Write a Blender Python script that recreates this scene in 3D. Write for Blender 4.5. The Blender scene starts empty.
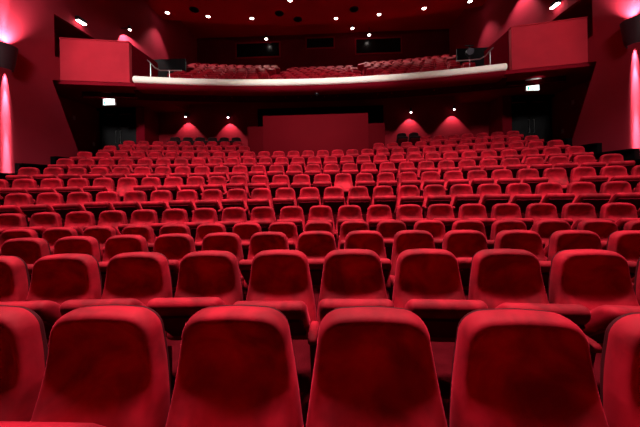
import bpy, math, random
from math import sin, cos, pi, sqrt, radians
from mathutils import Vector, Matrix

random.seed(4)
S = bpy.context.scene
COL = S.collection

# ------------------------------------------------------------------ materials
def nodes(name):
    m = bpy.data.materials.new(name)
    m.use_nodes = True
    nt = m.node_tree
    return m, nt, nt.nodes['Principled BSDF']

def paint(name, color, rough=0.6, var=0.12, scale=3.0, bump=0.0, bscale=40.0, sheen=0.0, tint=None, metal=0.0, spec=0.04):
    m, nt, b = nodes(name)
    tc = nt.nodes.new('ShaderNodeTexCoord')
    nz = nt.nodes.new('ShaderNodeTexNoise')
    nz.inputs['Scale'].default_value = scale
    nz.inputs['Detail'].default_value = 4
    nt.links.new(tc.outputs['Object'], nz.inputs['Vector'])
    cr = nt.nodes.new('ShaderNodeValToRGB')
    lo = [c * (1 - var) for c in color]
    hi = [min(1, c * (1 + var)) for c in color]
    cr.color_ramp.elements[0].position = 0.3
    cr.color_ramp.elements[1].position = 0.7
    cr.color_ramp.elements[0].color = (*lo, 1)
    cr.color_ramp.elements[1].color = (*hi, 1)
    nt.links.new(nz.outputs['Fac'], cr.inputs['Fac'])
    nt.links.new(cr.outputs['Color'], b.inputs['Base Color'])
    b.inputs['Roughness'].default_value = rough
    b.inputs['Metallic'].default_value = metal
    b.inputs['Specular IOR Level'].default_value = spec
    if sheen:
        b.inputs['Sheen Weight'].default_value = sheen
        b.inputs['Sheen Roughness'].default_value = 0.35
        b.inputs['Sheen Tint'].default_value = (*(tint or color), 1)
    if bump:
        n2 = nt.nodes.new('ShaderNodeTexNoise')
        n2.inputs['Scale'].default_value = bscale
        n2.inputs['Detail'].default_value = 3
        nt.links.new(tc.outputs['Object'], n2.inputs['Vector'])
        bp = nt.nodes.new('ShaderNodeBump')
        bp.inputs['Strength'].default_value = bump
        bp.inputs['Distance'].default_value = 0.01
        nt.links.new(n2.outputs['Fac'], bp.inputs['Height'])
        nt.links.new(bp.outputs['Normal'], b.inputs['Normal'])
    return m

def glow(name, color, strength):
    m, nt, b = nodes(name)
    b.inputs['Base Color'].default_value = (*color, 1)
    b.inputs['Emission Color'].default_value = (*color, 1)
    b.inputs['Emission Strength'].default_value = strength
    return m

def velvet(name, color, sheen):
    """pile fabric whose nap is brushed this way and that, different on every seat"""
    m, nt, b = nodes(name)
    tc = nt.nodes.new('ShaderNodeTexCoord')
    oi = nt.nodes.new('ShaderNodeObjectInfo')
    mul = nt.nodes.new('ShaderNodeMath'); mul.operation = 'MULTIPLY'; mul.inputs[1].default_value = 37.0
    nt.links.new(oi.outputs['Random'], mul.inputs[0])
    nz = nt.nodes.new('ShaderNodeTexNoise'); nz.noise_dimensions = '4D'
    nz.inputs['Scale'].default_value = 5.0
    nz.inputs['Detail'].default_value = 3
    nz.inputs['Distortion'].default_value = 0.8
    nt.links.new(tc.outputs['Object'], nz.inputs['Vector'])
    nt.links.new(mul.outputs[0], nz.inputs['W'])
    cr = nt.nodes.new('ShaderNodeValToRGB')
    cr.color_ramp.elements[0].position = 0.36
    cr.color_ramp.elements[1].position = 0.66
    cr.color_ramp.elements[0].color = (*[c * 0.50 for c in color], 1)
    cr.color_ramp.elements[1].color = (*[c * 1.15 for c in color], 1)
    nt.links.new(nz.outputs['Fac'], cr.inputs['Fac'])
    nt.links.new(cr.outputs['Color'], b.inputs['Base Color'])
    b.inputs['Roughness'].default_value = 0.75
    b.inputs['Specular IOR Level'].default_value = 0.12
    b.inputs['Sheen Weight'].default_value = sheen
    b.inputs['Sheen Roughness'].default_value = 0.3
    b.inputs['Sheen Tint'].default_value = (1.0, 0.035, 0.085, 1)
    n2 = nt.nodes.new('ShaderNodeTexNoise')
    n2.inputs['Scale'].default_value = 16.0
    n2.inputs['Detail'].default_value = 2
    nt.links.new(tc.outputs['Object'], n2.inputs['Vector'])
    bp = nt.nodes.new('ShaderNodeBump')
    bp.inputs['Strength'].default_value = 0.25
    bp.inputs['Distance'].default_value = 0.012
    nt.links.new(n2.outputs['Fac'], bp.inputs['Height'])
    nt.links.new(bp.outputs['Normal'], b.inputs['Normal'])
    return m

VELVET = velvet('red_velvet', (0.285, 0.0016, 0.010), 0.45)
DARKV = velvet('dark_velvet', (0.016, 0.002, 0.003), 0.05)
M = dict(
    pan=paint('dark_red_board', (0.085, 0.002, 0.006), 0.95, spec=0.0),
    shell=paint('dark_shell', (0.045, 0.004, 0.006), 0.6),
    carpet=paint('dark_red_carpet', (0.045, 0.0015, 0.003), 0.95, 0.25, 6, 0.4, 90, spec=0.0),
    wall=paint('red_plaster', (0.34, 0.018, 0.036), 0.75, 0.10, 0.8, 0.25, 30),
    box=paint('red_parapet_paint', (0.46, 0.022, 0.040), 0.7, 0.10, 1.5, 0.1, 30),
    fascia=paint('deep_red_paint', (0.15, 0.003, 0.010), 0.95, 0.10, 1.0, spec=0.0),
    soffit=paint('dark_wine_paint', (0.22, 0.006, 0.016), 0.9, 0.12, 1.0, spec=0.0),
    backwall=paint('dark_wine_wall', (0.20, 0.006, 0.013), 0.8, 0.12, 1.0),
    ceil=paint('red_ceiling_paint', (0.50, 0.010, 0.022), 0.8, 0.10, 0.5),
    booth=paint('booth_red_board', (0.068, 0.0007, 0.0028), 0.8, 0.06, 1.0, spec=0.03),
    ledge=paint('pale_cream_ledge', (0.94, 0.86, 0.78), 0.5, 0.03, 4),
    black=paint('black_paint', (0.003, 0.0025, 0.003), 0.7, spec=0.05),
    leaf=paint('black_door_leaf', (0.016, 0.016, 0.017), 0.45),
    sconce=paint('dark_brown_metal', (0.05, 0.018, 0.024), 0.55, spec=0.2),
    metal=paint('dark_metal', (0.03, 0.025, 0.03), 0.35, metal=0.7),
    steel=paint('grey_metal', (0.45, 0.45, 0.45), 0.35, metal=0.9),
    glass=paint('black_glass', (0.004, 0.003, 0.003), 0.25, 0.0, spec=0.2),
    plastic=paint('grey_plastic', (0.5, 0.48, 0.48), 0.5),
    lamp=glow('lamp_glow', (1.0, 0.86, 0.80), 18),
    lamp_dim=glow('small_lamp_glow', (1.0, 0.80, 0.74), 7),
    sign=glow('sign_white', (0.92, 1.0, 0.98), 1.8),
    green=glow('sign_green', (0.05, 0.62, 0.42), 1.2),
)

# ------------------------------------------------------------------ mesh helpers
class MB:
    def __init__(s):
        s.v = []; s.f = []
    def add(s, vs, fs):
        o = len(s.v)
        s.v += [tuple(p) for p in vs]
        s.f += [tuple(i + o for i in f) for f in fs]
        return s
    def box(s, a, b):
        (x0, y0, z0), (x1, y1, z1) = a, b
        vs = [(x0,y0,z0),(x1,y0,z0),(x1,y1,z0),(x0,y1,z0),(x0,y0,z1),(x1,y0,z1),(x1,y1,z1),(x0,y1,z1)]
        return s.add(vs, [(0,3,2,1),(4,5,6,7),(0,1,5,4),(1,2,6,5),(2,3,7,6),(3,0,4,7)])
    def prism(s, pts, fn):
        """pts: 2-D outline, fn(p, side) -> 3-D point on side 0 or 1"""
        n = len(pts)
        vs = [fn(p, 0) for p in pts] + [fn(p, 1) for p in pts]
        fs = [tuple(range(n))[::-1], tuple(range(n, 2*n))]
        fs += [(i, (i+1) % n, n + (i+1) % n, n + i) for i in range(n)]
        return s.add(vs, fs)
    def loft(s, rings, close=True, caps=True):
        n = len(rings[0]); vs = [p for r in rings for p in r]; fs = []
        for k in range(len(rings) - 1):
            for i in range(n if close else n - 1):
                j = (i + 1) % n
                fs.append((k*n+i, k*n+j, (k+1)*n+j, (k+1)*n+i))
        if caps:
            fs.append(tuple(range(n))[::-1]); fs.append(tuple((len(rings)-1)*n + i for i in range(n)))
        return s.add(vs, fs)
    def lathe(s, prof, c, axis=(0,0,1), n=20):
        ax = Vector(axis).normalized(); q = ax.to_track_quat('Z', 'Y')
        rings = []
        for r, h in prof:
            rings.append([tuple(Vector(c) + q @ Vector((r*cos(2*pi*i/n), r*sin(2*pi*i/n), h))) for i in range(n)])
        return s.loft(rings)
    def tube(s, pts, r, n=8):
        rings = []
        P = [Vector(p) for p in pts]
        for i, p in enumerate(P):
            d = (P[min(i+1, len(P)-1)] - P[max(i-1, 0)]).normalized()
            q = d.to_track_quat('Z', 'Y')
            rings.append([tuple(p + q @ Vector((r*cos(2*pi*k/n), r*sin(2*pi*k/n), 0))) for k in range(n)])
        return s.loft(rings)
    def build(s, name, mat, parent=None, smooth=False, bevel=0.0, angle=40):
        me = bpy.data.meshes.new(name)
        me.from_pydata(s.v, [], s.f)
        me.update()
        import bmesh
        bm = bmesh.new(); bm.from_mesh(me)
        bmesh.ops.recalc_face_normals(bm, faces=bm.faces)
        if bevel:
            es = [e for e in bm.edges if len(e.link_faces) == 2 and e.calc_face_angle(0) > radians(30)]
            bmesh.ops.bevel(bm, geom=es, offset=bevel, segments=3, profile=0.5, affect='EDGES')
        if smooth or bevel:
            for f in bm.faces: f.smooth = True
            for e in bm.edges:
                if len(e.link_faces) == 2 and e.calc_face_angle(0) > radians(angle): e.smooth = False
        bm.to_mesh(me); bm.free()
        me.materials.append(mat)
        o = bpy.data.objects.new(name, me)
        COL.objects.link(o)
        if parent: o.parent = parent
        return o

def tag(o, label=None, cat=None, group=None, kind=None):
    if label: o['label'] = label
    if cat: o['category'] = cat
    if group: o['group'] = group
    if kind: o['kind'] = kind
    return o

def thing(name, label, cat, loc=(0,0,0), rz=0.0, group=None):
    o = bpy.data.objects.new(name, None)
    o.empty_display_size = 0.1
    COL.objects.link(o)
    o.location = loc; o.rotation_euler = (0, 0, rz)
    return tag(o, label, cat, group)

def struct(o, label, cat):
    return tag(o, label, cat, kind='structure')

def copy_tree(o, parent=None, skip=()):
    c = o.copy(); COL.objects.link(c)
    if parent: c.parent = parent
    for ch in list(o.children):
        if ch.name.split('.')[0] not in skip:
            copy_tree(ch, c)
    return c

# ------------------------------------------------------------------ the seat
H = 0.95                                   # height of a backrest
def outline(n_side=9, n_corner=8, n_top=8, z0=0.36):
    """right half then left half of the tapering back, rounded top corners"""
    wb, wt, r = 0.2625, 0.208, 0.100
    right = []
    for i in range(n_side):
        t = i / (n_side - 1)
        z = z0 + 0.03 + t * (H - r - z0 - 0.03)
        right.append((wb + (wt - wb) * max(0, (z - 0.5)) / (H - r - 0.5) ** 1.0 if z > 0.5 else wb, z))
    cx, cz = wt - r, H - r
    for i in range(1, n_corner + 1):
        a = (pi / 2) * i / n_corner
        right.append((cx + r * cos(a), cz + r * sin(a)))
    for i in range(1, n_top // 2 + 1):
        right.append((cx * (1 - i / (n_top / 2)), H + 0.006 * sin(pi / 2 * i / (n_top / 2))))
    bottom = [(0.0, z0), (wb * 0.5, z0), (wb * 0.85, z0), (wb * 0.97, z0 + 0.01)]
    pts = bottom + right
    left = [(-x, z) for x, z in pts[1:-1]][::-1]
    return pts + left

def lean(x, y, z, s=1.0):
    """the rim leans back nearly straight; the middle is hollow behind the head and swells at the lumbar"""
    h = H - z
    t = min(1.0, max(0.0, (h - 0.19) / 0.21)); t = t * t * (3 - 2 * t)
    inner = 0.33 * h - 0.60 * h * h - 0.088 * t
    rim = 0.14 * h - 0.50 * h * h
    w = min(1.0, max(0.0, (1.0 - s) / 0.36)); w = w * w * (3 - 2 * w)
    return (x, y + rim + (inner - rim) * w, z)

def backrest_mesh():
    out = outline(); c = (0.0, 0.67)
    rings = []
    prof = [(0.975, 0.045), (0.995, 0.030), (1.0, 0.012), (0.997, -0.006), (0.989, -0.020), (0.974, -0.032), (0.950, -0.041), (0.915, -0.046),
            (0.87, -0.047), (0.81, -0.046), (0.74, -0.043), (0.66, -0.039), (0.56, -0.035), (0.44, -0.031), (0.3, -0.028), (0.15, -0.026), (0.02, -0.026)]
    for s, y in prof:
        rings.append([lean(c[0] + (x - c[0]) * s, y, c[1] + (z - c[1]) * s, s) for x, z in out])
    return MB().loft(rings)

def shell_mesh():
    out = outline(); c = (0.0, 0.67); rings = []
    for s, y in [(0.97, 0.046), (0.97, 0.058), (0.93, 0.070), (0.6, 0.076), (0.02, 0.078)]:
        rings.append([lean(c[0] + (x - c[0]) * s, y, c[1] + (z - c[1]) * s, s) for x, z in out])
    return MB().loft(rings)

def seat_meshes(deg):
    """tip-up cushion hinged low in front of the back; deg = angle of its underside above level"""
    L, W, T = 0.43, 0.452, 0.110
    a = radians(deg); py, pz = -0.120, 0.405
    def place(x, l, t):
        # l along the cushion away from the hinge, t = thickness upward
        return (x, py - l * cos(a) + t * sin(a), pz + l * sin(a) + t * cos(a))
    def rr(w, t0, t1, r, n=5):
        pts = []
        for (cx, cy, a0) in ((w/2 - r, t1 - r, 0), (-w/2 + r, t1 - r, pi/2), (-w/2 + r, t0 + r, pi), (w/2 - r, t0 + r, 1.5*pi)):
            for i in range(n + 1):
                q = a0 + (pi/2) * i / n
                pts.append((cx + r*cos(q), cy + r*sin(q)))
        return pts
    mb = MB(); rings = []
    for l, dw, dt in [(0.0, 0.06, 0.02), (0.012, 0.02, 0.006), (0.04, 0.0, 0.0), (0.2, 0, 0), (0.34, 0, 0), (0.375, 0.004, 0.005), (0.400, 0.014, 0.014), (0.418, 0.032, 0.027), (0.427, 0.056, 0.039), (0.43, 0.085, 0.050)]:
        w = W - dw
        rings.append([place(x, l, t) for x, t in rr(w, 0.0 + dt, T - dt, min(0.042, (T - 2*dt) * 0.46))])
    mb.loft(rings)
    pan = MB(); rings = []
    for l, dw in [(0.03, 0.06), (0.06, 0.05), (0.33, 0.05), (0.36, 0.08)]:
        rings.append([place(x, l, t) for x, t in rr(W - dw, -0.014, 0.004, 0.007, 3)])
    pan.loft(rings)
    return mb, pan

SEAT_CACHE = {}
def seat_part(deg, parent):
    if deg not in SEAT_CACHE:
        a, b = seat_meshes(deg)
        o = a.build('seat', VELVET, parent, smooth=True, angle=60)
        p = b.build('seat_pan', M['pan'], o, smooth=True, angle=50)
        SEAT_CACHE[deg] = (o.data, p.data)
        return o
    o = bpy.data.objects.new('seat', SEAT_CACHE[deg][0]); COL.objects.link(o); o.parent = parent
    p = bpy.data.objects.new('seat_pan', SEAT_CACHE[deg][1]); COL.objects.link(p); p.parent = o
    return o

def armrest_mesh(x):
    mb = MB(); rings = []
    for y, dx, dz in [(-0.395, .018, .020), (-0.390, .008, .009), (-0.375, .002, .002), (-0.34, 0, 0), (-0.20, 0, 0), (-0.175, .004, .004)]:
        w = 0.030 - dx; z0, z1 = 0.475 + dz, 0.528 - dz
        ring = []
        for i in range(16):
            q = 2*pi*i/16
            cx = abs(cos(q)) ** 0.6 * (1 if cos(q) > 0 else -1); cz = abs(sin(q)) ** 0.6 * (1 if sin(q) > 0 else -1)
            ring.append((x + w*cx, y, (z0+z1)/2 + (z1-z0)/2*cz))
        rings.append(ring)
    return mb.loft(rings)
def panel_mesh(x):
    mb = MB()
    pts = [(-0.36, 0.476), (-0.19, 0.476), (-0.16, 0.34), (-0.06, 0.30), (-0.06, 0.03), (-0.25, 0.03), (-0.31, 0.25)]
    mb.prism(pts, lambda p, s: (x + (-0.019 if s == 0 else 0.019), p[0], p[1]))
    return mb
def foot_mesh(x):
    return MB().box((x - 0.03, -0.28, 0.0), (x + 0.03, -0.03, 0.03))

SP = 0.5281
def make_seat():
    t = thing('theatre_seat', 'red velvet theatre seat', 'theatre seat')
    b = backrest_mesh().build('backrest', VELVET, t, smooth=True, angle=70)
    shell_mesh().build('back_shell', M['shell'], b, smooth=True, angle=50)
    x = -SP / 2
    armrest_mesh(x).build('armrest', VELVET, t, smooth=True, angle=70)
    p = panel_mesh(x).build('side_panel', M['pan'], t, bevel=0.008)
    foot_mesh(x).build('floor_plate', M['metal'], p, bevel=0.004)
    return t
PROTO = make_seat()

ORD = ['', 'first', 'second', 'third', 'fourth', 'fifth', 'sixth', 'seventh', 'eighth', 'ninth', 'tenth', 'eleventh',
       'twelfth', 'thirteenth', 'fourteenth', 'fifteenth', 'sixteenth', 'seventeenth', 'eighteenth', 'nineteenth', 'twentieth']
GROUP = 'red velvet theatre seats in the curved stalls rows'
used = [False]
def place_seat(loc, rz, label, deg, last=False):
    if not used[0]:
        o = PROTO; used[0] = True
    else:
        o = copy_tree(PROTO, skip=('seat',))
    o.location = loc; o.rotation_euler = (0, 0, rz)
    tag(o, label, 'theatre seat', GROUP)
    seat_part(deg, o)
    if last:                                # the row's end has an arm on its other side too
        for ch in [c for c in o.children if c.name.split('.')[0] in ('armrest', 'side_panel')]:
            c = copy_tree(ch, o); c.location = (SP, 0, 0)
    return o

# row, arc radius, depth of its middle, sideways offset, height of its backrest tops under/over the eye, phase, first and last seat
EYE = 1.4117
ROWS = [
 (1, 32.3444, 1.0830,-0.8353,-0.4780, 1.3872, [(-3, 2)]),
 (2, 23.7659, 2.0337,-0.0846,-0.4740, 0.6379, [(-5, 4)]),
 (3, 24.5214, 3.0873,-0.0708,-0.5111, 0.3108, [(-6, 6)]),
 (4, 25.1719, 4.0978,-0.0081,-0.5324, 0.2328, [(-8, 8)]),
 (5, 23.0000, 5.0951, 0.0030,-0.3736,-0.3047, [(-9, 10)]),
 (6, 23.2111, 6.0890,-0.0036,-0.0401,-0.0363, [(-11, 12)]),
 (7, 24.3114, 7.0680, 0.0409, 0.2836,-0.3465, [(-13, 14)]),
 (8, 24.6933, 8.0788, 0.0005, 0.6126,-0.0633, [(-14, 14)]),
 (9, 24.7756, 9.0789,-0.0867, 0.9357, 0.0104, [(-14, 14)]),
 (10, 26.3584,10.0684,-0.0101, 1.2580,-0.3369, [(-14, 15)]),
 (11, 28.0884,11.0738, 0.2777, 1.5977,-3.2059, [(-9, 0), (10, 20)]),
 (12, 27.1850,12.0763, 0.0451, 1.9399,-3.5360, [(-8, 0), (15, 21)]),
 (13, 27.5000,13.0800, 0.0300, 2.2850,-3.9100, [(-5, 0), (15, 16)]),
]
FLOOR_Z = {r[0]: EYE + r[4] - H for r in ROWS}
DOWN = {(7, 11), (7, -8), (7, 2)}         # seats left folded down
rowname = lambda n: 'front row' if n == 1 else ORD[n] + ' row'
NSEATS = 0
for (n, R, dc, ax, h, ph, blocks) in ROWS:
    for bi, (k0, k1) in enumerate(blocks):
        cnt = k1 - k0 + 1
        for k in range(k0, k1 + 1):
            a = (k * SP + ph - (0.31 if n == 13 and bi else 0.0)) / R
            loc = (R * sin(a) + ax, dc - R + R * cos(a), FLOOR_Z[n])
            i = k - k0 + 1
            from_left = i <= (cnt + 1) // 2
            if len(blocks) == 2: from_left = (bi == 0) and i <= 99
            j = i if from_left else cnt + 1 - i
            side = 'left' if from_left else 'right'
            down = (n, k) in DOWN
            nth = 'leftmost' if (j == 1 and from_left) else 'rightmost' if j == 1 else None
            if nth: pos = nth + ' seat' + (' in view' if n < 8 else '')
            else: pos = '%s seat from the %s%s' % (ORD[j], side, ' edge' if n < 8 else ' end')
            lab = 'red %s theatre seat, %s, %s' % ('folded-down' if down else 'velvet', rowname(n) + (' from the front' if n > 1 else ''), pos)
            deg = 8 if down else (48 if (n, k) == (1, -2) else 42 + random.uniform(-2.0, 2.0))
            deg = round(deg / 2) * 2
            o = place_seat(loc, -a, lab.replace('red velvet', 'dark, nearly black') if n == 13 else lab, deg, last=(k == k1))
            if n == 13:                     # the last row gets the much darker velvet colour
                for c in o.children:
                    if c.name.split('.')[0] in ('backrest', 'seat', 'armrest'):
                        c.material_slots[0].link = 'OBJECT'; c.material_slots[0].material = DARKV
            NSEATS += 1
print('stalls seats', NSEATS)

# ------------------------------------------------------------------ floor in curved steps
XS = [-10.7 + 21.4 * i / 48 for i in range(49)]
def arc(e, R, x): return e - R + sqrt(R*R - x*x)
edges = []
for (n, R, dc, *_r) in ROWS:
    edges.append((dc - 0.56, R if n > 1 else 24.0))
fl = MB(); prof_rows = []
prof_rows.append([(x, -4.0, FLOOR_Z[1] - 0.001) for x in XS])
prevz = FLOOR_Z[1] - 0.001
for i, (e, R) in enumerate(edges):
    z = FLOOR_Z[i + 1]
    prof_rows.append([(x, arc(e, R, x), prevz) for x in XS])
    prof_rows.append([(x, arc(e, R, x) + 0.002, z) for x in XS])
    prevz = z
prof_rows.append([(x, 14.3, prevz) for x in XS])
prof_rows.append([(x, 14.3, -0.6) for x in XS])
prof_rows.append([(x, -4.0, -0.6) for x in XS])
fl.loft([list(r) for r in zip(*prof_rows)])
struct(fl.build('floor', M['carpet']), 'dark red carpeted floor rising in curved steps under the seats', 'floor')

# ------------------------------------------------------------------ side walls
def side(sx):
    nm = 'left' if sx < 0 else 'right'
    mb = MB()
    X0, X1 = 9.25, 9.40
    # big panel: its far edge leans back below the box, has a notch beside the parapet and runs on above the box
    lower = [(-4.0, -0.6), (11.95, -0.6), (10.52, 2.80), (9.50, 5.30), (9.82, 5.40), (9.82, 6.20), (9.62, 6.20), (9.62, 7.70),
             (20.6, 7.70), (20.6, 12.6), (-4.0, 12.6)]
    mb.prism(lower, lambda p, s: (sx * (X0 if s == 0 else X1), p[0], p[1]))
    struct(mb.build('wall_' + nm, M['wall']), '%s red plaster side wall washed by a sconce' % nm, 'wall')
    m2 = MB().box((sx * 10.6, 9.0, -0.6), (sx * 10.75, 20.6, 7.9))
    m2.box((sx * 9.40, 8.9, -0.6), (sx * 10.75, 9.0, 7.9))
    m2.box((sx * 9.40, 8.9, 7.8), (sx * 10.75, 20.6, 7.9))
    struct(m2.build('wall_%s_recess' % nm, M['soffit']), 'dark wine wall in the recess behind the %s side wall' % nm, 'wall')
    # black stepped dado along the aisle stairs
    d = MB()
    for (n, R, dc, *_r) in ROWS:
        if n < 6 or n > 11: continue
        y1 = arc(dc - 0.56, R, 9.1) + 1.55
        d.box((sx * 9.10, y1 - 0.06, -0.3), (sx * 9.249, y1 + 1.02, FLOOR_Z[n] + 0.84))
        d.box((sx * 9.02, y1 - 0.06, FLOOR_Z[n] + 0.84), (sx * 9.249, y1 + 1.02, FLOOR_Z[n] + 0.88))
    struct(d.build('baseboard_' + nm, M['black']), 'black stepped dado climbing along the %s wall' % nm, 'baseboard')
side(-1); side(1)

# ------------------------------------------------------------------ walls at the back, ceiling
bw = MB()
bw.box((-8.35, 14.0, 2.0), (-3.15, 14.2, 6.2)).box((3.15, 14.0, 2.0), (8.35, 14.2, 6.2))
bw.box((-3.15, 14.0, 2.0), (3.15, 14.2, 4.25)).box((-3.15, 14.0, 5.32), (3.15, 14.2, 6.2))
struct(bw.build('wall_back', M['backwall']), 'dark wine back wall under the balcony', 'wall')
for sx, k in ((-1, 1), (1, 2)):
    pw = MB()
    a, b = sorted((sx * 8.66, sx * 8.25))
    pw.box((a, 12.9, 2.0), (b, 14.2, 6.0))
    struct(pw.build('trim_%d' % k, M['fascia']), 'narrow red pillar beside the %s exit doors' % ('left' if sx < 0 else 'right'), 'pillar')
    hd = MB()
    a, b = sorted((sx * 10.6, sx * 8.66))
    hd.box((a, 12.95, 5.18), (b, 13.2, 6.0))
    struct(hd.build('trim_%d' % (k + 2), M['black']), 'black lintel over the %s exit doors' % ('left' if sx < 0 else 'right'), 'lintel')

def door(k, x0, x1, nm):
    zf = FLOOR_Z[13]
    fr = MB()
    fr.box((x0, 13.0, zf), (x0 + 0.06, 13.16, 5.17)).box((x1 - 0.06, 13.0, zf), (x1, 13.16, 5.17)).box((x0, 13.0, 5.08), (x1, 13.16, 5.17))
    d = fr.build('door_%d' % k, M['black'], bevel=0.006)
    struct(d, 'black double exit door at the back on the %s' % nm, 'door')
    xm = (x0 + x1) / 2
    for q, (a, b) in enumerate(((x0 + 0.065, xm - 0.006), (xm + 0.006, x1 - 0.065))):
        l = MB().box((a, 13.04, zf + 0.01), (b, 13.10, 5.07)).build('door_leaf', M['leaf'], d, bevel=0.006)
        hx = b - 0.10 if q == 0 else a + 0.10
        MB().tube([(hx, 13.03, zf + 0.85), (hx, 12.97, zf + 0.85), (hx, 12.97, zf + 1.45), (hx, 13.03, zf + 1.45)], 0.014).build('door_handle', M['steel'], l, smooth=True)
        MB().box((a + 0.03, 13.02, 4.96), (b - 0.2, 13.04, 5.01)).build('door_closer', M['steel'], l, bevel=0.006)
door(1, -10.5, -8.68, 'left'); door(2, 8.68, 10.5, 'right')

ce = MB(); EA = []
for i in range(41):
    x = -9.25 + 18.5 * i / 40
    EA.append((x, 17.35 - (24.0 - sqrt(24.0**2 - x*x)) * 0.62))
rings = []
for x, y in EA:
    rings.append([(x, -4, 11.4), (x, y, 11.4), (x, y, 12.5), (x, 20.6, 12.5), (x, 20.6, 12.6), (x, -4, 12.6)])
ce.loft(rings)
struct(ce.build('ceiling', M['ceil']), 'red ceiling with a curved step up towards the back', 'ceiling')
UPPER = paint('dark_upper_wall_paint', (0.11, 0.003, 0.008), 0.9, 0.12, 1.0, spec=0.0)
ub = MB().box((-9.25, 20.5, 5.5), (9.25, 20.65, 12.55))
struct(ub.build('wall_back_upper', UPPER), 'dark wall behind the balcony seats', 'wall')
for k, (x0, x1, z0, z1, lab) in enumerate(((-6.35, -3.0, 10.88, 12.05, 'wide dark projection window left of centre above the balcony'),
                                     (-1.15, 1.0, 11.38, 12.25, 'small black window in the middle above the balcony'),
                                     (2.45, 5.85, 10.85, 12.05, 'wide dark window right of centre above the balcony'))):
    w = MB().box((x0, 20.44, z0), (x0 + .09, 20.5, z1)).box((x1 - .09, 20.44, z0), (x1, 20.5, z1)).box((x0, 20.44, z0), (x1, 20.5, z0 + .09)).box((x0, 20.44, z1 - .09), (x1, 20.5, z1))
    f = w.build('window_%d' % (k + 1), M['soffit'], bevel=0.01)
    struct(f, lab, 'window')
    MB().box((x0 + .09, 20.47, z0 + .09), (x1 - .09, 20.49, z1 - .09)).build('window_pane', M['glass'], f)

# ------------------------------------------------------------------ balcony
RB, YB = 27.0, 10.45
def yf(x): return YB - RB + sqrt(RB*RB - x*x)
BX = [-6.45 + 12.9 * i / 40 for i in range(41)]
led = MB()
pr = [(0.03, 5.17), (-0.03, 5.21), (-0.055, 5.28), (-0.035, 5.36), (0.03, 5.42), (0.14, 5.46), (0.30, 5.46), (0.30, 5.17)]
led.loft([[(x, yf(x) + dy, z) for dy, z in pr] for x in BX])
struct(led.build('trim_5', M['ledge'], smooth=True, angle=50), 'pale cream curved ledge capping the balcony front', 'balcony ledge')
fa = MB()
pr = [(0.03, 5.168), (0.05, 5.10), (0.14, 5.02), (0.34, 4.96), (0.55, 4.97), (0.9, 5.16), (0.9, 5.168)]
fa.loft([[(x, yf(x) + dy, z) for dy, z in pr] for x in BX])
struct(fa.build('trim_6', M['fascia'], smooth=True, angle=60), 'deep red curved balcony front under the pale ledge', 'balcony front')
def yside(x): return 10.24 - (abs(x) - 7.0) * (0.44 / 2.25)
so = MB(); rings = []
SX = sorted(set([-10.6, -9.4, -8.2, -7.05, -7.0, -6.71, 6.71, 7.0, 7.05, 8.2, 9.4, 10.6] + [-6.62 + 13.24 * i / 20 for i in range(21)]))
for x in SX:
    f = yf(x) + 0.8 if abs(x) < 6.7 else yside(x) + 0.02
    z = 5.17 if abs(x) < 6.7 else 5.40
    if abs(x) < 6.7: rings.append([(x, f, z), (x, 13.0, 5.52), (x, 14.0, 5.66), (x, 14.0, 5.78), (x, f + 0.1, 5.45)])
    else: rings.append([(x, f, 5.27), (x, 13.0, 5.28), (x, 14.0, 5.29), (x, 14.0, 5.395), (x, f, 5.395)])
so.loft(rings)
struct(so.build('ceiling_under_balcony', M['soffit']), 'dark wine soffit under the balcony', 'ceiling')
# balcony tiers
TP, TR = 0.85, 0.425
tb = MB(); rings = []
TX = [-9.2 + 18.4 * i / 36 for i in range(37)]
for x in TX:
    pts = []; z = 5.02
    base = yf(x) if abs(x) < 6.7 else yf(6.7) - (abs(x) - 6.7) * 0.15 + 1.0
    pts.append((x, base + 0.31, z))
    for j in range(9):
        e = 12.05 + TP * j - (RB + 1.6 + j * TP - sqrt((RB + 1.6 + j * TP)**2 - x*x))
        pts.append((x, max(e, base + 0.4), z)); z = 5.02 + TR * (j + 1); pts.append((x, max(e, base + 0.4) + 0.002, z))
    pts += [(x, 20.5, z), (x, 20.5, 5.8), (x, 14.0, 5.79), (x, base + 1.1, 5.46)]
    rings.append(pts)
tb.loft(rings)
struct(tb.build('floor_balcony', M['carpet']), 'dark stepped floor of the balcony', 'floor')

for sx, nm in ((-1, 'left'), (1, 'right')):
    bx = thing('balcony_box', 'red %s balcony box with a tall plain parapet' % nm, 'balcony box', (sx * 8.1, 10.1, 5.40), 0, 'balcony side boxes')
    def L(p): return (p[0] - sx * 8.1, p[1] - 10.1, p[2] - 5.40)
    th = 0.14
    a = MB()
    pts = [(9.245, 9.80), (7.0, 10.24), (7.0, 10.24 + th), (9.245, 9.80 + th)]
    a.prism(pts, lambda p, s: L((sx * p[0], p[1], 5.402 if s == 0 else 6.90)))
    a.build('parapet', M['box'], bx)
    b = MB(); b.prism([(7.0, 10.381), (7.0, 12.0), (7.0 + th, 12.0), (7.0 + th, 10.381)], lambda p, s: L((sx * p[0], p[1], 5.402 if s == 0 else 6.90)))
    b.build('side_parapet', M['fascia'], bx)
    c = MB(); pts = [(9.245, 9.77), (6.97, 10.215), (6.97, 10.40), (9.245, 9.96)]
    c.prism(pts, lambda p, s: L((sx * p[0], p[1], 6.901 if s == 0 else 6.935)))
    c.build('coping', M['box'], bx, bevel=0.008)
    # black sheet added for the shade deep in the side opening
    sc = MB(); sc.prism([(6.75, 13.9), (9.2, 13.9), (9.2, 14.0), (6.75, 14.0)], lambda p, s: (sx * p[0], p[1], 5.8 if s == 0 else 7.95))
    struct(sc.build('wall_%s_screen' % nm, M['black']), 'black sheet for the dark opening at the %s end of the balcony seats' % nm, 'wall')

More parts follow.
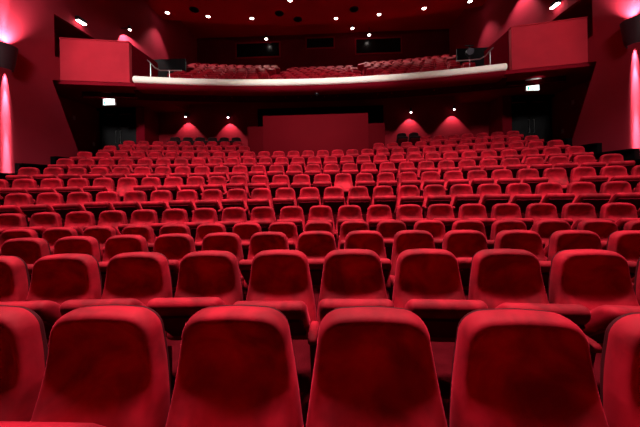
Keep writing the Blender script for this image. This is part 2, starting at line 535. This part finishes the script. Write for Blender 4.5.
# balcony seats: a plain one-piece small copy of the seat (far too small to show more)
def simple_back():
    mb = MB(); rings = []
    for z, w, y0, y1 in [(0.36, .20, -.16, -.06), (0.40, .235, -.17, -.04), (0.70, .22, -.02, .07), (0.88, .20, -.03, .05), (0.935, .17, -.02, .04), (0.95, .12, -.005, .025)]:
        rings.append([(-w, y0+.02, z), (-w*.85, y0, z), (w*.85, y0, z), (w, y0+.02, z), (w, y1, z), (-w, y1, z)])
    return mb.loft(rings)
def simple_cushion():
    mb = MB(); rings = []
    for y, z, w, t in [(-.19, .42, .19, .05), (-.21, .44, .215, .08), (-.40, .68, .215, .08), (-.43, .70, .19, .05)]:
        rings.append([(-w, y, z), (w, y, z), (w, y + t*.7, z + t*.75), (-w, y + t*.7, z + t*.75)])
    return mb.loft(rings)
def simple_side(): return MB().box((-.275, -.34, 0.0), (-.245, -.17, 0.5))
def simple_seat():
    mb = simple_back()
    for q in (simple_cushion(), simple_side()): mb.add(q.v, q.f)
    return mb
small = None
def bal_pos(j, k, off=0.0):
    R = RB + 1.2 + j * TP
    a = (k * 0.54 + off) / R
    y = 11.65 + TP * j - R + R * cos(a)
    return (R * sin(a), y, 5.02 + TR * j), a
rest = MB(); NB = 0
picked = []
for j in range(9):
    for k in range(-16, 17):
        (x, y, z), a = bal_pos(j, k, (0.0, 0.31, 0.12, 0.42, 0.2, 0.5, 0.08, 0.36, 0.22)[j])
        if abs(x) > (4.9 if j == 0 else 6.3 + 0.22 * j): continue
        if 1 < j < 5 and abs(x) > 6.4: continue
        if 1.9 < abs(x) < 2.5: continue                     # aisles
        if abs(x) < 2.0 and j > 6: continue                 # the middle block is shorter
        if abs(x) < 2.0 and j == 6: picked.append((j, k, x, y, z, a, 'middle')); continue
        if j == 8 and -5.2 < x < -2.4: picked.append((j, k, x, y, z, a, 'left')); continue
        if j == 8 and 2.4 < x < 8.2: picked.append((j, k, x, y, z, a, 'right')); continue
        m = Matrix.Translation((x, y, z)) @ Matrix.Rotation(-a, 4, 'Z')
        s_ = simple_seat()
        rest.add([tuple(m @ Vector(p)) for p in s_.v], s_.f); NB += 1
o = rest.build('balcony_seats', VELVET, smooth=True, angle=45)
tag(o, 'rows of small red seats massed in the balcony', 'balcony seats', kind='stuff')
cnt = {}
for (j, k, x, y, z, a, blk) in picked:
    cnt[blk] = cnt.get(blk, 0) + 1
    if small is None:
        small = thing('theatre_seat', 'x', 'theatre seat'); o = small
        simple_back().build('backrest', VELVET, small, smooth=True, angle=45)
        simple_cushion().build('seat', VELVET, small, smooth=True, angle=45)
        simple_side().build('side_panel', M['pan'], small)
    else:
        o = copy_tree(small)
    o.location = (x, y, z); o.rotation_euler = (0, 0, -a)
    tag(o, 'small red balcony seat, top row of the %s block, %s seat from its left end' % (blk, ORD[cnt[blk]]), 'theatre seat', 'red seats in the balcony top rows')
print('balcony rest', NB, 'picked', len(picked))

# ------------------------------------------------------------------ control booth under the balcony
bt = thing('control_booth', 'plain dark red control booth wall rising behind the tenth row', 'control booth', (-0.08, 10.5, FLOOR_Z[11]))
def LB(a, b):
    o = (-0.08, 10.5, FLOOR_Z[11])
    return tuple(a[i] - o[i] for i in range(3)), tuple(b[i] - o[i] for i in range(3))
zb = FLOOR_Z[11]
MB().box(*LB((-2.07, 10.50, zb), (1.89, 10.60, 4.07))).build('front_panel', M['booth'], bt, bevel=0.01)
MB().box(*LB((-2.07, 10.601, zb), (-1.97, 11.60, 4.07))).build('side_panel', M['booth'], bt, bevel=0.01)
MB().box(*LB((1.79, 10.601, zb), (1.89, 11.60, 4.07))).build('side_panel', M['booth'], bt, bevel=0.01)
MB().box(*LB((-2.98, 11.605, FLOOR_Z[13]), (-1.97, 11.705, 3.92))).build('wing_panel', M['booth'], bt, bevel=0.01)
MB().box(*LB((1.79, 11.605, FLOOR_Z[13]), (2.72, 11.705, 3.92))).build('wing_panel', M['booth'], bt, bevel=0.01)
f = MB().box((-3.15, 14.0, 4.25), (-3.05, 14.12, 5.32)).box((3.05, 14.0, 4.25), (3.15, 14.12, 5.32)).box((-3.05, 14.0, 5.22), (3.05, 14.12, 5.32)).box((-3.05, 14.0, 4.25), (3.05, 14.12, 4.33)).build('window_4', M['black'])
struct(f, 'wide black window in the back wall behind the booth', 'window')
MB().box((-3.05, 14.06, 4.33), (3.05, 14.08, 5.22)).build('window_pane', M['glass'], f)
pj = thing('projector', 'small dark projector on a stand behind the booth, by the black window', 'projector', (1.72, 12.2, FLOOR_Z[13]))
MB().box((-0.16, -0.22, 1.32), (0.16, 0.22, 1.60)).build('body', M['metal'], pj, bevel=0.02)
MB().lathe([(0.02, 0), (0.07, 0), (0.075, 0.1), (0.05, 0.12)], (0, -0.22, 1.46), (0, -1, 0), 16).build('lens', M['glass'], pj, smooth=True)
MB().tube([(0, 0, 0.02), (0, 0, 1.32)], 0.03).build('stand', M['metal'], pj, smooth=True)
MB().lathe([(0.2, 0), (0.2, 0.015), (0.03, 0.03)], (0, 0, 0)).build('base', M['metal'], pj, smooth=True)

# ------------------------------------------------------------------ lamps
def spot(name, loc, target, energy, deg, blend=0.4, color=(1, 0.93, 0.88), r=0.05):
    l = bpy.data.lights.new(name, 'SPOT'); l.energy = energy; l.spot_size = radians(deg); l.spot_blend = blend
    l.color = color; l.shadow_soft_size = r
    o = bpy.data.objects.new(name, l); COL.objects.link(o); o.location = loc
    o.rotation_euler = (Vector(target) - Vector(loc)).to_track_quat('-Z', 'Y').to_euler()
    return o
def area(name, loc, target, energy, sx, sy, color=(1, 0.93, 0.88), spread=180):
    l = bpy.data.lights.new(name, 'AREA'); l.shape = 'RECTANGLE'; l.size = sx; l.size_y = sy; l.energy = energy; l.color = color
    l.spread = radians(spread)
    o = bpy.data.objects.new(name, l); COL.objects.link(o); o.location = loc
    o.rotation_euler = (Vector(target) - Vector(loc)).to_track_quat('-Z', 'Y').to_euler()
    return o

# wall sconces: half-round tapered shades open above and below
def sconce(sx, y, z, nm, e_up, e_dn):
    t = thing('wall_sconce', 'dark half-round sconce high on the %s red wall' % nm, 'wall lamp', (sx * 9.25, y, z), 0, 'side wall sconces')
    rings = []
    def half(r, zz, thick=0.0):
        return [(-sx * r * 0.85 * sin(pi * i / 14), -r * cos(pi * i / 14), zz) for i in range(15)]
    outer = [half(0.20, -0.36), half(0.25, -0.14), half(0.31, 0.36)]
    inner = [half(0.29, 0.36), half(0.23, -0.14), half(0.18, -0.36)]
    rings = outer + inner + [outer[0]]
    MB().loft(rings, close=False, caps=False).build('shade', M['sconce'], t, smooth=True, angle=50)
    MB().box((-sx * 0.03, -0.12, -0.2), (-sx * 0.001, 0.12, 0.2)).build('back_plate', M['metal'], t, bevel=0.004)
    MB().lathe([(0.02, -0.05), (0.05, -0.05), (0.05, 0.05), (0.02, 0.05)], (-sx * 0.12, 0, 0.0)).build('lamp', M['lamp'], t, smooth=True)
    spot('sconce_core_' + nm, (sx * 9.05, y, z - 0.2), (sx * 9.25, y, z - 3.4), e_dn * 7, 5.0, 1.0, r=0.02)
    spot('sconce_down_' + nm, (sx * 9.05, y, z - 0.2), (sx * 9.25, y, z - 3.2), e_dn, 8, 1.0, r=0.02)
    spot('sconce_near_' + nm, (sx * 9.12, y, z - 0.25), (sx * 9.25, y, z - 1.6), e_dn * 0.7, 11, 1.0, r=0.02)
    spot('sconce_close_' + nm, (sx * 9.17, y, z - 0.25), (sx * 9.25, y, z - 0.9), e_dn * 0.12, 20, 1.0, r=0.02)
    spot('sconce_up_' + nm, (sx * 9.03, y, z + 0.25), (sx * 9.25, y, z + 3), e_up * 1.6, 92, 1.0, r=0.02)
    spot('sconce_up_close_' + nm, (sx * 9.17, y, z + 0.25), (sx * 9.25, y, z + 1.1), e_up * 0.10, 26, 1.0, r=0.02)
    spot('sconce_up_core_' + nm, (sx * 9.12, y, z + 0.25), (sx * 9.25, y, z + 1.8), e_up * 2.2, 16, 1.0, r=0.02)
sconce(-1, 8.06, 5.42, 'left', 750, 13000)
sconce(1, 8.36, 5.62, 'right', 520, 13000)

# small lamps on the dark back wall
for (x, z, lab) in ((-6.70, 5.05, 'small downlight on the dark back wall, nearest the left doors'), (-4.56, 4.96, 'small downlight on the dark back wall just left of the booth'),
               (4.42, 4.95, 'small downlight on the dark back wall just right of the booth'), (6.48, 5.03, 'small downlight on the dark back wall, nearest the right doors')):
    t = thing('wall_downlight', lab, 'wall lamp', (x, 14.0, z), 0, 'downlights on the back wall')
    MB().lathe([(0.03, 0.10), (0.055, 0.10), (0.055, -0.08), (0.045, -0.08)], (0, -0.28, 0)).build('housing', M['metal'], t, smooth=True)
    MB().box((-0.02, -0.23, -0.02), (0.02, -0.001, 0.04)).build('bracket', M['metal'], t)
    MB().lathe([(0.0, -0.03), (0.044, -0.03), (0.03, 0.0)], (0, -0.28, -0.08)).build('lamp', M['lamp'], t, smooth=True)
    spot('wall_spot', (x, 13.72, z - 0.14), (x, 13.95, z - 1.3), 130, 88, 0.35, r=0.02)

# exit signs hanging from the soffit
for sx, x, z, nm in ((-1, -8.42, 4.95, 'left'), (1, 8.22, 4.99, 'right')):
    y = 11.0 if sx < 0 else 10.95
    t = thing('exit_sign', 'lit white exit sign hanging over the %s doors' % nm, 'exit sign', (x, y, z), 0, 'lit exit signs')
    MB().box((-0.25, 0.0, -0.14), (0.25, 0.08, 0.14)).build('housing', M['plastic'], t, bevel=0.01)
    fc = MB().box((-0.235, -0.006, -0.125), (0.235, -0.001, 0.125)).build('face', M['sign'], t)
    pg = MB()
    # running figure and an arrow, both flat green marks
    g = lambda pts: pg.prism(pts, lambda p, s: (p[0], -0.007 - 0.003 * s, p[1]))
    g([(-0.20, -0.11), (-0.135, -0.11), (-0.135, 0.02), (-0.20, 0.02)])
    g([(-0.10, -0.11), (0.02, -0.11), (0.04, -0.085), (-0.08, -0.085)])
    g([(-0.05, -0.085), (-0.02, -0.085), (0.01, -0.02), (-0.02, -0.02)])
    g([(0.06, -0.10), (0.20, -0.10), (0.20, -0.075), (0.06, -0.075)])
    pg.build('pictogram', M['green'], fc)
    MB().tube([(0, 0.04, 0.14), (0, 0.04, 5.268 - z)], 0.015).build('rod', M['metal'], t)
    MB().lathe([(0.30, 0.0), (0.30, 0.02), (0.26, 0.035)], (0, 0.04, 5.234 - z), n=24).build('soffit_disc', M['plastic'], t, smooth=True)  # wide pale disc on the soffit above the sign
    spot('exit_glow', (x, y - 0.3, z), (x, y - 0.05, z + 0.4), 5, 120, 1.0)

# ceiling downlights
def downlight(x, y, z, lab, e=0, r=0.105, deg=60):
    t = thing('ceiling_downlight', lab, 'ceiling lamp', (x, y, z), 0, 'ceiling downlights')
    MB().lathe([(r * 1.35, 0.0), (r * 1.35, -0.02), (r * 1.05, -0.035), (r * 1.0, -0.02), (r * 1.0, 0.0)], (0, 0, 0)).build('trim_ring', M['steel'], t, smooth=True)
    MB().lathe([(0.0, -0.06), (r * 0.7, -0.05), (r * 0.98, -0.01), (r * 0.98, 0.0)], (0, 0, 0)).build('lamp', M['lamp'], t, smooth=True)
    if e: spot('downlight_beam', (x, y, z - 0.1), (x, y, 0), e, deg, 0.6)
A = [(-8.60, 15.60), (-6.47, 16.09), (-3.99, 16.45), (0.99, 16.79), (3.51, 16.57), (5.99, 16.17), (8.35, 15.72)]
LA = ['leftmost of the curved line of downlights on the red ceiling', 'second downlight from the left on the curved ceiling edge', 'third downlight from the left, over the left projection window',
      'downlight on the red ceiling just right of the middle', 'third downlight from the right on the curved ceiling edge', 'second downlight from the right on the curved ceiling edge', 'rightmost of the curved line of downlights, at the top of the photo']
for (x, y), lab in zip(A, LA):
    downlight(x, y, 11.4, lab, 320, deg=80)
downlight(-1.52, 15.0, 11.4, 'downlight cut by the top edge of the photo, left of the middle', 30)
for (x, y), lab in zip([(-3.92, 19.9), (2.22, 19.6), (3.42, 19.9)], ['small downlight just above the left projection window', 'small downlight on the upper back ceiling, left of the close pair over the right window', 'small downlight on the upper back ceiling, right of the close pair over the right window']):
    z = 12.42 if x == 2.22 else 12.08
    t = thing('ceiling_downlight', lab, 'ceiling lamp', (x, y, z), 0, 'ceiling downlights')
    MB().lathe([(0.03, 0.0), (0.12, 0.0), (0.13, -0.12), (0.11, -0.12)], (0, 0, 0)).build('housing', M['metal'], t, smooth=True)
    MB().lathe([(0.0, -0.05), (0.09, -0.03), (0.105, 0.0)], (0, 0, -0.12)).build('lamp', M['lamp'], t, smooth=True)
    MB().tube([(0, 0, -0.001), (0, 0, 12.499 - z)], 0.02).build('rod', M['metal'], t, smooth=True)
    spot('downlight_beam', (x, y, z - 0.22), (x * 1.05, y - 3.2, z - 3.5), 1000, 78, 0.7)
for i, (x, y, lab) in enumerate(((-6.98, 15.45, 'dark round ceiling loudspeaker by the second downlight from the left'), (-2.3, 16.1, 'dark ceiling loudspeaker right of the third downlight from the left'),
                 (-1.3, 16.75, 'dark ceiling loudspeaker nearest the middle of the ceiling edge'), (2.0, 16.0, 'dark ceiling loudspeaker between two downlights right of the middle'), (8.0, 15.2, 'dark ceiling loudspeaker at the far right by the rightmost downlight'))):
    t = thing('ceiling_loudspeaker', lab, 'loudspeaker', (x, y, 11.4), 0, 'ceiling loudspeakers')
    MB().lathe([(0.26, 0.0), (0.26, -0.03), (0.22, -0.05)], (0, 0, 0)).build('rim', M['metal'], t, smooth=True)
    MB().lathe([(0.21, -0.03), (0.2, -0.055), (0.0, -0.07)], (0, 0, 0)).build('grille', M['black'], t, smooth=True)

# flood lamps and spots by the side openings
for sx, y, z, nm in ((-1, 10.56, 8.0, 'left'), (1, 10.94, 8.13, 'right')):
    t = thing('flood_lamp', 'bright slim flood lamp above the %s balcony box' % nm, 'wall lamp', (sx * 9.25, y, z), 0, 'flood lamps above the boxes')
    MB().box((-sx * 0.20, -0.19, -0.06), (-sx * 0.06, 0.19, 0.08)).build('housing', M['metal'], t, bevel=0.01)
    MB().box((-sx * 0.215, -0.17, -0.10), (-sx * 0.08, 0.17, -0.065)).build('lamp', M['lamp'], t, bevel=0.008)
    MB().tube([(-sx * 0.06, 0, 0), (-sx * 0.001, 0, 0.0)], 0.03).build('bracket', M['metal'], t)
    spot('flood_beam', (sx * 9.0, y, z - 0.2), (sx * 8.0, 10.3, 5.5), 30, 110, 1.0)
t = thing('wall_spotlight', 'tiny bright spotlight high on the left wall beside the balcony seats', 'wall lamp', (-9.25, 12.85, 8.98))
MB().lathe([(0.03, 0.1), (0.07, 0.1), (0.08, -0.08), (0.05, -0.08)], (0.42, 0, 0)).build('housing', M['metal'], t, smooth=True)
MB().lathe([(0.0, -0.03), (0.06, -0.02), (0.05, 0.0)], (0.42, 0, -0.08)).build('lamp', M['lamp'], t, smooth=True)
MB().tube([(0.001, 0, 0), (0.36, 0, 0)], 0.02).build('bracket', M['metal'], t)
spot('scallop_left', (-8.83, 12.85, 8.82), (-9.25, 13.6, 7.7), 230, 118, 0.3, r=0.02)
spot('scallop_right', (8.6, 12.7, 10.0), (9.25, 13.2, 8.0), 170, 100, 0.5, r=0.02)

# small things
t = thing('soffit_camera', 'tiny dark dome camera under the middle of the balcony front', 'camera', (-0.02, 10.80, 4.965))
MB().lathe([(0.08, 0.0), (0.08, -0.05), (0.06, -0.06)], (0, 0, 0)).build('base', M['metal'], t, smooth=True)
MB().lathe([(0.06, -0.06), (0.058, -0.09), (0.04, -0.12), (0.0, -0.135)], (0, 0, 0)).build('dome', M['glass'], t, smooth=True)
for (x, y, z, lab) in ((-10.6, 11.75, 4.55, 'small pale switch plate, upper one in the left recess'), (-10.6, 12.75, 3.55, 'small pale switch plate, lower one in the left recess'),
                    (10.6, 12.0, 4.65, 'small pale switch plate, upper one in the right recess'), (10.6, 12.55, 3.55, 'pale switch plate, lower one in the right recess')):
    sx = 1 if x > 0 else -1
    t = thing('switch_plate', lab, 'light switch', (x - sx * 0.012, y, z), 0, 'switch plates in the side recesses')
    MB().box((-0.011, -0.06, -0.09), (0.011, 0.06, 0.09)).build('plate', M['plastic'], t, bevel=0.004)
    MB().box((-sx * 0.02 if sx > 0 else 0.011, -0.02, -0.04), (-0.011 if sx > 0 else 0.02, 0.02, 0.04)).build('rocker', M['plastic'], t)
# handrails at both ends of the balcony front
for sx, nm in ((-1, 'left'), (1, 'right')):
    t = thing('handrail', 'thin steel handrail at the %s end of the balcony front' % nm, 'handrail', (sx * 6.5, 10.6, 5.02), 0, 'balcony handrails')
    MB().tube([(-sx*-0.3, 0.4, 1.55), (sx*0.15, 0.35, 1.42), (sx*-0.05, 0.3, 1.20), (sx*-0.3, 0.25, 1.06), (sx*-0.7, 0.2, 1.02), (sx*-1.2, 0.2, 1.0)], 0.022).build('rail', M['steel'], t, smooth=True)
    for q, zt in ((0.15, 1.42), (-0.7, 1.02)):
        MB().tube([(sx * q, 0.35 if q > 0 else 0.2, 0.0), (sx * q, 0.35 if q > 0 else 0.2, zt)], 0.018).build('post', M['steel'], t, smooth=True)
t = thing('stage_spotlight', 'dark spotlight on a pole at the right end of the balcony', 'spotlight', (6.85, 12.9, 5.87))
MB().tube([(0, 0, 0.0), (0, 0, 1.75)], 0.03).build('pole', M['metal'], t, smooth=True)
MB().lathe([(0.10, 0.0), (0.13, 0.05), (0.13, 0.35), (0.15, 0.42), (0.11, 0.42)], (0, 0.15, 1.45), (-0.2, -1, -0.25)).build('lamp_body', M['metal'], t, smooth=True)
MB().box((-0.2, -0.02, 1.7), (0.2, 0.02, 1.74)).build('yoke', M['metal'], t, bevel=0.005)

# ------------------------------------------------------------------ house lighting over the front stalls, on the ceiling out of view, and an added ceiling fill
for x, q in ((-6.0, 1.0), (-3.8, 1.0), (-1.3, 1.0), (1.3, 1.0), (3.8, 0.95), (6.0, 0.75)):
    spot('house_light', (x * 0.88, 2.4 - abs(x) * 0.1, 10.9), (x * 0.95, 4.6 - abs(x) * 0.1, 0), 3000 * q, 88, 0.8, r=0.4)
for x in (-5.2, -1.8, 1.8, 5.2):
    spot('front_house_light', (x, -2.0, 10.4), (x * 1.05, 8.4, 1.7), 3600, 38, 0.7, r=0.3)
for x, e in ((-5.5, 6600), (0.0, 8600), (5.5, 3000)):
    spot('stage_light', (x, -2.0, 9.0), (x * 1.25, 10.2, 5.8), e, 33, 0.8, r=0.9)
spot('added_ceiling_fill', (0, -3.5, 6.5), (0, 11.0, 11.6), 1000, 60, 1.0, r=0.3)  # unseen spot added to brighten the middle of the ceiling

# ------------------------------------------------------------------ world, camera, view
w = bpy.data.worlds.new('World'); S.world = w; w.use_nodes = True
w.node_tree.nodes['Background'].inputs[0].default_value = (0.02, 0.004, 0.006, 1)
w.node_tree.nodes['Background'].inputs[1].default_value = 0.3
cam = bpy.data.cameras.new('Camera'); co = bpy.data.objects.new('Camera', cam); COL.objects.link(co)
co.location = (0.4, 0.0, EYE)
F = 280.0
cam.sensor_width = 36; cam.lens = 36 * F / 640
cam.clip_start = 0.05
yaw, roll = 0.034, 0.0203
# level camera that looks along +Y, turned a touch and rolled a touch, with a small vertical shift
co.matrix_world = Matrix.Translation(co.location) @ Matrix.Rotation(yaw, 4, 'Z') @ Matrix.Rotation(pi/2, 4, 'X') @ Matrix.Rotation(-roll, 4, 'Z')
cam.shift_y = -28.28 / 640
S.camera = co
S.view_settings.view_transform = 'Standard'
S.view_settings.look = 'None'
S.view_settings.exposure = 0.0
S.view_settings.gamma = 1.0
